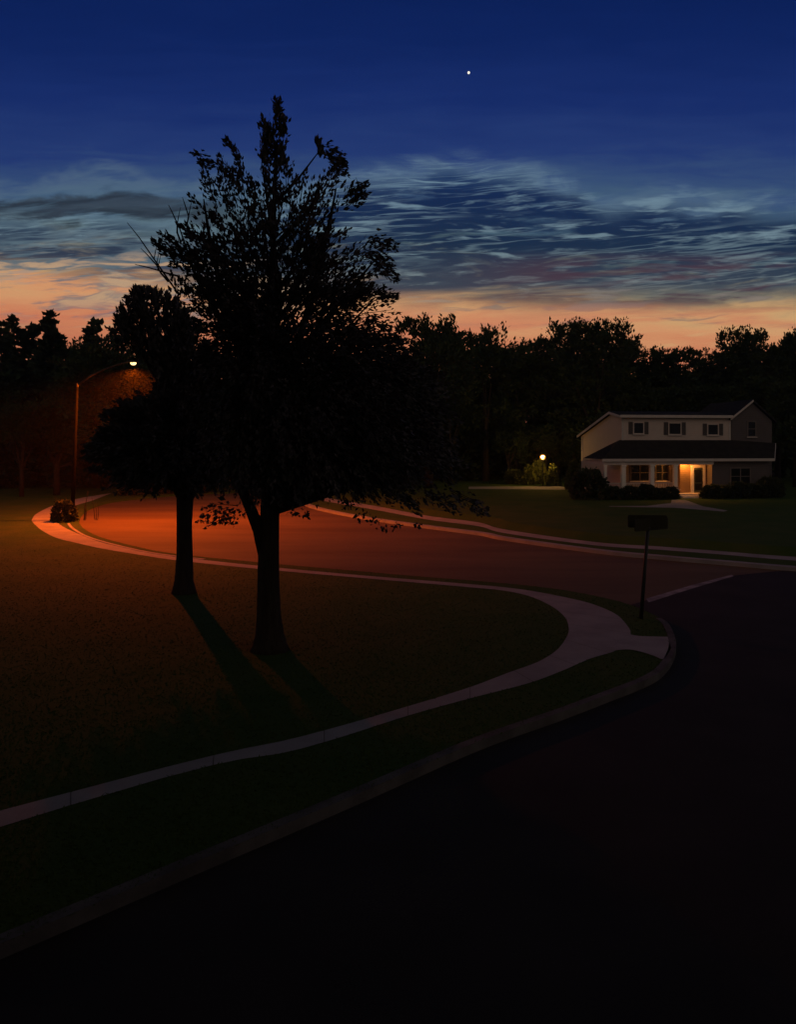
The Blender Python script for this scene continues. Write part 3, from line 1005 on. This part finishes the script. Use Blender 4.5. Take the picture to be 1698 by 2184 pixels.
# scrub along the far end of the road and left side
for i, (px, py, h, w, lab) in enumerate([(275, 1056, 1.5, 1.5, 'dark bush where the pavement fades away right of the street lamp'), (330, 1052, 1.9, 2.2, 'wide dark bush over the far end of the road, left of the two lawn trees'),
                                    (410, 1050, 2.2, 2.6, 'large dark bush over the far end of the road seen between the lawn trees'), (560, 1041, 2.2, 2.6, 'dark bush at the road end just left of the tall tree trunk'), (660, 1040, 2.4, 2.6, 'dark bush behind the first bend of the far pavement'),
                                    (740, 1046, 2.4, 3, 'dark bush hanging over the far pavement right of the tall tree trunk'), (840, 1046, 2.2, 3, 'dark bush behind the far pavement near the middle of the view'), (20, 1040, 2, 3, 'dark bush on the lawn far left behind the street lamp')]):
    p = at(px, py)
    shrub(dome2_me if i % 2 else dome_me, p.x, p.y, 0 if px < 600 else .2, h, w, lab, None, i * 1.3)

# ------------------------------------------------------------------ street sign
SB = at(1367, 1319)
sign = tag(empty('street_sign', SB), 'dark street name sign with two crossed blank blades on a thin post at the corner', 'street sign')
SY = SB.y
x_top = up(1383, 1125, SY).x - SB.x
m = MB(); m.tube([(0, 0, -.2), (x_top * .5, 0, 1.2), (x_top, 0, 2.42)], [.055, .05, .045], 10); m.build('post', 'black_metal', sign, True)
m = MB(); m.tube([(x_top, 0, 2.36), (x_top, 0, 2.46)], [.06, .06], 10); m.build('bracket', 'black_metal', sign, True)


def blade(w, h, c, z, ang):
    m = MB()
    r = .05
    out = []
    for cx, cy, a0 in ((w / 2 - r, h / 2 - r, 0), (-w / 2 + r, h / 2 - r, 90), (-w / 2 + r, -h / 2 + r, 180), (w / 2 - r, -h / 2 + r, 270)):
        for k in range(5):
            an = math.radians(a0 + k * 22.5)
            out.append((cx + r * math.cos(an), cy + r * math.sin(an)))
    m.prism(out, 'y', -.012, .012)
    o = m.build('blade', 'sign_metal', sign)
    o.location = (c[0], c[1], z); o.rotation_euler = (0, 0, math.radians(ang))
    return o


blade(1.02, .34, (x_top - .02, 0, ), 2.60, -8)
blade(1.30, .32, (x_top + .10, 0.02, ), 2.52, 32)

# ------------------------------------------------------------------ the house
HO = Vector((18.56, 66.0, LZ))
HR = math.radians(8)
house = tag(empty('house', HO, HR), 'white clapboard house with three dormer windows and a lit front porch', 'house')
hz0 = -LZ                                              # heights below are given above street level


def hb(boxes, name, material, parent=None):
    m = MB()
    for b_ in boxes: m.box(*b_)
    return m.build(name, material, parent or house)


DP = 9.1
Z = lambda z: z + hz0
# main block: front wall to the eave, ridge close behind the front, long slope to the back
m = MB()
m.prism([(0, Z(.3)), (DP, Z(.3)), (DP, Z(5.35)), (2.0, Z(7.2)), (0, Z(6.85))], 'x', 0, 9.7)
wall = m.build('wall', 'clapboard', house)
m = MB()
m.prism([(-.35, Z(6.86)), (2.0, Z(7.24)), (DP + .4, Z(5.28)), (DP + .4, Z(5.46)), (2.0, Z(7.42)), (-.35, Z(7.02))], 'x', -.28, 9.68)
roof = m.build('roof', 'roofing', house)
hb([(-.30, 9.66, -.42, -.352, Z(6.80), Z(7.03))], 'fascia', 'white_trim', roof)
m = MB()
m.prism([(-.34, Z(6.80)), (2.0, Z(7.17)), (DP + .38, Z(5.2)), (DP + .38, Z(5.42)), (2.0, Z(7.38)), (-.34, Z(6.98))], 'x', -.325, -.285)
m.build('rake_board', 'white_trim', roof)
hb([(-.012, .13, -.03, -.004, Z(4.9), Z(6.8))], 'corner_board', 'white_trim', wall)
hb([(9.5, 9.66, -.03, -.004, Z(4.9), Z(6.8))], 'corner_board', 'white_trim', wall)
hb([(-.03, -.004, DP - .35, DP + .01, Z(.3), Z(5.3))], 'corner_board', 'white_trim', wall)

# tall gabled bay on the right
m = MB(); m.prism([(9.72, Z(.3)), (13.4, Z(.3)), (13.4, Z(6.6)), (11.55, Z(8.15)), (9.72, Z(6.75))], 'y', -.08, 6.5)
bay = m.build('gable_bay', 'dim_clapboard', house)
m = MB()
m.prism([(9.5, Z(6.62)), (11.55, Z(8.20)), (13.7, Z(6.42)), (13.7, Z(6.60)), (11.55, Z(8.38)), (9.5, Z(6.80))], 'y', -.32, 6.6)
m.build('bay_roof', 'roofing', bay)
m = MB()
m.prism([(9.48, Z(6.60)), (11.55, Z(8.19)), (11.55, Z(8.37)), (9.48, Z(6.79))], 'y', -.36, -.324)
m.build('rake_board', 'white_trim', bay)

# porch roof with hipped left end
e, t = 3.42, 4.95
PL, PR, PY = -2.75, 12.0, -2.55
top = [(-.35, .02, t), (13.75, -.02, t - .05)]
m = MB()
v0 = [(PL, PY, Z(e)), (PR, PY, Z(e)), (13.75, -.085, Z(t - .25)), (9.8, -.085, Z(t)), (-.2, -.005, Z(t)), (PL, 1.6, Z(e))]
m.poly(v0[:5]); m.poly([v0[0], v0[4], (-.2, 1.6, Z(t - .3)), v0[5]])
m.poly([(PL, PY, Z(e)), (PL, PY, Z(e - .02)), (PR, PY, Z(e - .02)), (PR, PY, Z(e))])
proof = m.build('porch_roof', 'roofing', house)
hb([(PL - .02, PR + .02, PY - .05, PY - .004, Z(e - .19), Z(e + .03))], 'fascia', 'white_trim', proof)
m = MB(); m.prism([(PY, Z(e - .19)), (-.09, Z(t - .47)), (-.09, Z(t - .25)), (PY, Z(e + .03))], 'x', 0, .05)
for i, p in enumerate(m.v): m.v[i] = (p[0] + PR + .02 + (p[1] - PY) / (-.09 - PY) * 1.7, p[1], p[2])
m.build('rake_board', 'white_trim', proof)
hb([(PL + .1, PR - .1, PY + .02, -.1, Z(e - .16), Z(e - .10)), (PL + .1, -.1, -.1, 1.5, Z(e - .16), Z(e - .10))], 'porch_ceiling', 'white_trim', house)
hb([(PL + .16, 6.76, -2.42, -2.22, Z(2.96), Z(e - .165)), (PL + .16, PL + .36, -2.215, 1.4, Z(2.96), Z(e - .165))], 'porch_beam', 'white_trim', house)
FZ = .62
hb([(PL + .1, 6.76, -2.5, -.01, Z(.3), Z(FZ))], 'porch_floor', 'white_trim', house)
for cx, w in ((-2.42, .13), (-.92, .21), (1.5, .20), (3.50, .18)):
    c = hb([(cx - w, cx + w, -2.32 - w, -2.32 + w, Z(FZ), Z(FZ + .16)), (cx - w * .8, cx + w * .8, -2.32 - w * .8, -2.32 + w * .8, Z(FZ + .16), Z(2.84)), (cx - w, cx + w, -2.32 - w, -2.32 + w, Z(2.84), Z(2.955))], 'column', 'column_paint')
# railing between the columns
for x0, x1 in ((-2.25, -1.15), (-.68, 1.28), (1.74, 3.28)):
    rl = hb([(x0, x1, -2.36, -2.29, Z(1.46), Z(1.53)), (x0, x1, -2.35, -2.30, Z(.76), Z(.81)), (x0 - .03, x0, -2.35, -2.30, Z(.70), Z(1.52)), (x1, x1 + .03, -2.35, -2.30, Z(.70), Z(1.52))], 'railing', 'white_trim')
    nb = int((x1 - x0) / .15)
    hb([(x0 + .06 + k * (x1 - x0 - .12) / nb - .018, x0 + .06 + k * (x1 - x0 - .12) / nb + .018, -2.343, -2.307, Z(.81), Z(1.46)) for k in range(nb + 1)], 'balusters', 'white_trim', rl)
# rail beside the steps
hb([(3.2, 3.26, -3.3, -3.24, Z(.3), Z(1.28)), (2.92, 3.5, -3.285, -3.255, Z(1.0), Z(1.05)), (3.215, 3.245, -3.24, -2.5, Z(1.18), Z(1.23))], 'step_rail', 'white_trim')
hb([(3.75, 5.6, -2.86, -2.504, Z(.30), Z(.50)), (3.75, 5.6, -3.2, -2.864, Z(.30), Z(.40))], 'step', 'white_trim')


def window(x0, x1, z0, z1, y, panes=1, shut=0.0, mat_f='clapboard', grid=True, fw=.09):
    fr = hb([(x0 - fw, x0, y - .06, y, Z(z0 - fw), Z(z1 + fw)), (x1, x1 + fw, y - .06, y, Z(z0 - fw), Z(z1 + fw)), (x0, x1, y - .058, y, Z(z1), Z(z1 + fw)), (x0, x1, y - .058, y, Z(z0 - fw), Z(z0))]
            + [(x0 + (x1 - x0) * k / panes - .035, x0 + (x1 - x0) * k / panes + .035, y - .05, y, Z(z0), Z(z1)) for k in range(1, panes)]
            + ([(x0, x1, y - .045, y, Z((z0 + z1) / 2 - .025), Z((z0 + z1) / 2 + .025))] if grid else []), 'window', mat_f)
    hb([(x0, x1, y - .02, y + .01, Z(z0), Z(z1))], 'pane', 'window_glass', fr)
    hb([(x0 - fw - .05, x1 + fw + .05, y - .13, y - .062, Z(z0 - fw - .05), Z(z0 - fw + .02))], 'sill', 'white_trim', fr)
    if shut:
        for s in (-1, 1):
            a_ = x0 - fw - .02 - shut if s < 0 else x1 + fw + .02
            sh = hb([(a_, a_ + shut, y - .035, y, Z(z0 - .08), Z(z1 + .1))] , 'shutter', 'shutter_paint', fr)
            hb([(a_ + .05, a_ + shut - .05, y - .05, y - .036, Z(z0 + k * (z1 - z0) / 11), Z(z0 + k * (z1 - z0) / 11 + .035)) for k in range(12)], 'louvres', 'shutter_paint', sh)
    return fr


window(1.05, 1.85, 5.52, 6.36, -.004, 1, .36, grid=False)
window(4.15, 5.15, 5.46, 6.34, -.004, 1, .36, grid=False)
window(7.62, 8.5, 5.42, 6.24, -.004, 1, .36, grid=False)
hb([(.0, 4.44, -.06, -.004, Z(FZ + .01), Z(e - .17))], 'porch_wall_shade', 'shaded_clapboard')  # slab over the lower wall, coloured dark for the porch's shade
window(.78, 2.3, 1.62, 2.86, -.062, 2, .0, 'shutter_paint')
window(2.98, 4.02, 1.62, 2.86, -.062, 2, .0, 'shutter_paint')
window(11.2, 11.85, 5.3, 6.5, -.084, 1, .0, 'shaded_clapboard')
# entry wall, door
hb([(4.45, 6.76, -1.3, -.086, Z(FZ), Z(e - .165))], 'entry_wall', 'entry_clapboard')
dr_ = hb([(5.62, 6.42, -1.36, -1.304, Z(FZ + .02), Z(2.66))], 'door', 'door_paint')
hb([(5.72, 6.32, -1.372, -1.362, Z(1.5), Z(2.5)), (5.72, 6.32, -1.372, -1.362, Z(.85), Z(1.38))], 'glass', 'window_glass', dr_)
hb([(6.34, 6.38, -1.43, -1.362, Z(1.42), Z(1.54))], 'handle', 'black_metal', dr_)
hb([(5.38, 5.615, -1.4, -1.304, Z(FZ), Z(2.90)), (6.425, 6.62, -1.4, -1.304, Z(FZ), Z(2.90)), (5.615, 6.425, -1.398, -1.304, Z(2.67), Z(2.90))], 'door_frame', 'white_trim')
# front room on the right
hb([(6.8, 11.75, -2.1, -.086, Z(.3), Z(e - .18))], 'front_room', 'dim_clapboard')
window(8.45, 10.1, 1.35, 2.62, -2.104, 2, .0, 'shaded_clapboard')
# round lamp under the porch ceiling by the door
m = MB(); m.lathe([(.001, .0), (.15, .0), (.16, -.05), (.12, -.07)], 16, (4.75, -1.85, Z(e - .165))); pl = m.build('porch_lamp', 'black_metal', house)
m = MB(); m.lathe([(.12, -.055), (.09, -.10), (.001, -.12)], 16, (4.75, -1.85, Z(e - .165))); m.build('bulb', 'porch_bulb', pl, True)
light('porch_light', (4.75, -1.85, Z(e - .32)), 'POINT', PORCH_W, (1, .36, .06), house, .06)
# planting along the front
HB = lambda x, y: (HO + Matrix.Rotation(HR, 3, 'Z') @ Vector((x, y, 0)))
p = HB(-4.0, -2.9); shrub(dome_me, p.x, p.y, LZ, 2.3, 2.1, 'large round dark bush at the left corner of the porch')
plants = [(-2.3, -3.5, 1.0, 1.15, 'low dark bush beside the big round bush, left end of the porch'), (-.9, -3.5, 1.0, 1.2, 'low dark bush in front of the second porch column'), (.5, -3.5, 1.15, 1.25, 'dark bush under the double porch window'),
          (1.6, -3.6, .85, 1.0, 'low bush at the foot of the third porch column'), (2.5, -3.5, .95, .95, 'small dark bush left of the step rail'), (6.1, -3.5, 1.05, 1.2, 'dark bush in front of the porch door'), (7.3, -3.3, 1.0, 1.2, 'low bush right of the porch door'),
          (8.5, -3.2, 1.25, 1.3, 'bush at the left corner of the front room window'), (9.9, -3.2, 1.1, 1.4, 'wide low bush under the front room window'), (11.3, -3.0, 1.6, 1.4, 'taller bush at the right corner of the house')]
for i, (x, y, h, w, lab) in enumerate(plants):
    p = HB(x, y)
    shrub(dome2_me if i % 2 else dome_me, p.x, p.y, LZ, h, w, lab, None, i * .9)

# ------------------------------------------------------------------ garden lantern
LP = at(1158, 1037, LZ)
gl = tag(empty('garden_lantern', LP), 'lit globe lantern on a short post among bushes left of the house', 'lantern')
gz = up(1158, 975, LP.y).z - LZ
m = MB(); m.tube([(0, 0, -.1), (0, 0, gz - .34)], [.05, .045], 10); m.build('post', 'black_metal', gl, True)
m = MB(); m.lathe([(.04, -.36), (.14, -.32), (.15, -.26), (.1, -.24)], 14, (0, 0, gz)); m.build('collar', 'black_metal', gl, True)
m = MB(); m.lathe([(.001, -.32), (.16, -.27), (.27, -.14), (.30, 0), (.27, .13), (.16, .24), (.001, .29)], 24, (0, 0, gz)); globe = m.build('globe', 'amber_glass', gl, True)
m = MB(); m.lathe([(.001, -.13), (.08, -.10), (.12, 0), (.08, .10), (.001, .13)], 16, (0, 0, gz)); m.build('bulb', 'lantern_bulb', globe, True)
m = MB(); m.lathe([(.15, .26), (.08, .34), (.02, .44), (.015, .62), (.001, .64)], 12, (0, 0, gz)); m.build('finial', 'black_metal', gl, True)
for i, (px, py, h, w, me, lab) in enumerate([(1128, 1034, 2.0, 2.0, cone_me, 'ragged green bush left of the garden lantern post'), (1150, 1033, 2.5, 1.7, lean_me, 'tall loose green bush right behind the garden lantern post'),
                                     (1180, 1036, 2.1, 1.75, cone_me, 'small cone shaped shrub right of the garden lantern'), (1226, 1044, 2.7, 2.2, cone_me, 'cone shaped shrub behind the big round bush by the house'), (1096, 1033, 1.6, 2.2, lean_me, 'low dim bush farther left of the garden lantern')]):
    p = at(px, py, LZ)
    shrub(me, p.x, p.y, LZ, h, w, lab, None, i)
for i, (px, top, Y, lab) in enumerate([(1085, 905, 89, 'leafy small tree lit faintly on the left by the garden lantern'), (1165, 890, 90.5, 'leafy small tree lit faintly straight behind the garden lantern'), (1225, 900, 91, 'leafy small tree between the garden lantern and the house wall')]):
    wood_tree(px, top, Y, 'b', lab, var=i, zb=LZ, wide=1.3)

# ------------------------------------------------------------------ evening star
m = MB(); m.lathe([(.001, -3.6), (1.8, -3.1), (3.1, -1.8), (3.6, 0), (3.1, 1.8), (1.8, 3.1), (.001, 3.6)], 14)
st = m.build('evening_star', 'star_glow', None, True)
st.location = up(1000, 155, 2200)
tag(st, 'single bright evening star high in the blue sky', 'star')

# ------------------------------------------------------------------ grass blades on the lawns one can see
rng = np.random.default_rng(9)


def inside(poly, x, y):
    c = np.zeros(len(x), bool)
    n = len(poly)
    j = n - 1
    for i in range(n):
        xi, yi, xj, yj = poly[i].x, poly[i].y, poly[j].x, poly[j].y
        cond = ((yi > y) != (yj > y)) & (x < (xj - xi) * (y - yi) / (yj - yi + 1e-12) + xi)
        c ^= cond
        j = i
    return c


near_poly = near + [Vector((-22, 600)), Vector((-900, 600)), Vector((-900, -36))]
pave_poly = a + b[::-1]
ramp_poly = ramp
N = 170000
yy = 6 + 44 * rng.uniform(0, 1, N) ** 1.9
xx = rng.uniform(-.62, .42, N) * yy
ok = inside(near_poly, xx, yy) & ~inside(pave_poly, xx, yy) & ~inside(ramp_poly, xx, yy)
xx, yy = xx[ok], yy[ok]
k = len(xx)
hgt = rng.uniform(.010, .035, k) * np.clip(1.25 - yy / 45, .3, 1); an = rng.uniform(0, 2 * PI, k); wd = rng.uniform(.006, .014, k) * (1 + yy / 30)
lx, ly = rng.normal(0, .03, k), rng.normal(0, .03, k)
V = np.stack([np.stack([xx - wd * np.cos(an), yy - wd * np.sin(an), np.full(k, -.003)], 1), np.stack([xx + wd * np.cos(an), yy + wd * np.sin(an), np.full(k, -.003)], 1), np.stack([xx + lx, yy + ly, hgt], 1)], 1).reshape(-1, 3)
o = bpy.data.objects.new('grass_blades', mesh_np('grass_blades', V, np.arange(k * 3).reshape(-1, 3), 'blades')); COL.objects.link(o)
tag(o, 'short grass blades standing on the dark lawn inside the curved pavement', 'grass', None, 'stuff')

# ------------------------------------------------------------------ unseen trees added beside the viewer to shade the near end of the street
for x, y, sc_, var, lab in ((-17.5, 20.0, .95, 0, 'bushy tree added left of the view for shade, farther along the lawn'), (-13.0, 10.5, .95, 1, 'full tree added left of the view to shade the near pavement end'), (-9.0, 8.0, 1.25, 2, 'tall limbed up tree added out of view to shade the near kerb')):
    src = BR[var]
    lift = 7.5 if lab.startswith('tall') else 0
    root = tag(empty('broadleaf_tree', (x, y, 0), .7), lab, 'tree')
    root.scale = (sc_ * 1.1, sc_ * 1.1, sc_ * 1.15)
    cr = link('crown', src[1], root)
    tk = link('trunk', BR_TRUNKS[var], root)
    if lift:
        cr.location.z = lift; tk.scale.z = 1.6

# unseen house added behind the viewer to keep eastern glow off the near street
shade_house = tag(empty('house', (-1.5, -1.2, 0)), 'unseen two storey house behind the viewer, added to shade the near street', 'house')
m = MB(); m.prism([(0, 0), (-9, 0), (-9, 6.2), (-4.5, 9.4), (0, 6.2)], 'x', -24, 7); m.build('wall', 'shaded_clapboard', shade_house)
m = MB(); m.prism([(.5, 5.95), (-4.5, 9.5), (-9.5, 5.95), (-9.5, 6.15), (-4.5, 9.7), (.5, 6.15)], 'x', -24.4, 7.4); m.build('roof', 'roofing', shade_house)
for wx in (-8, -3.5, 6.5):
    fr = hb([(wx - .6, wx + .6, .01, .06, 3.6, 5.0)], 'window', 'white_trim', shade_house)
    hb([(wx - .5, wx + .5, .065, .08, 3.7, 4.9)], 'pane', 'window_glass', fr)

# unseen tree added above the view; its high crown shades the near street
rng = np.random.default_rng(15)
cen, rad, dr = [], [], []
while len(cen) < 1100:
    p = rng.uniform(-1, 1, 3)
    if np.linalg.norm(p) > 1 or np.linalg.norm(p) < .35: continue
    q = np.array([-4.5, 3.2, 16.5]) + p * np.array([9.5, 8.8, 8.6])
    if q[2] < 6.6 + .62 * max(q[1], 0): continue  # crown trimmed so that it stays above the view
    cen.append(q); rad.append(rng.uniform(.9, 1.5)); dr.append(p + np.array([0, 0, .3]))
V, F = leaves(cen, rad, dr, 26, .55, rng)
root = tag(empty('broadleaf_tree', (-4.2, -.45, 0)), 'unseen high crowned tree, added so that its canopy shades the near street', 'tree')
V = V - np.array([-4.2, -.45, 0])
link('crown', mesh_np('crown', V, F, 'far_leaf'), root)
m = MB(); m.tube([(0, 0, -.2), (0, 0, .3), (0, .1, 3), (-.1, .5, 7), (-.2, 1.6, 12), (0, 3, 18)], [.5, .36, .3, .26, .2, .05], 10)
for ex, ey, ez in ((-5, 3, 15), (4, 4, 15), (-2, 8, 16), (3, 7, 18), (-6, 6, 18), (0, -2, 17)): m.tube([(-.1, .6, 7.5), (ex * .5, ey * .5 + .4, (7.5 + ez) / 2 + .6), (ex, ey, ez)], [.17, .11, .04], 7)
m.build('trunk', 'bark', root, True)

# ------------------------------------------------------------------ evening air
m = MB(); m.box(-1220, 1220, -1220, 1220, -1.3, 28)
hm = bpy.data.materials.new('air')
hm.use_nodes = True
hn = hm.node_tree
hn.nodes.remove(hn.nodes['Principled BSDF'])
pv = hn.nodes.new('ShaderNodeVolumePrincipled')
pv.inputs['Color'].default_value = (.9, .9, .9, 1)
pv.inputs['Density'].default_value = .00022
pv.inputs['Anisotropy'].default_value = .6
hn.links.new(pv.outputs[0], hn.nodes['Material Output'].inputs['Volume'])
MATS['air'] = hm
o = m.build('haze', 'air'); o['kind'] = 'stuff'; tag(o, 'thin evening haze hanging over the street and lawns', 'haze')
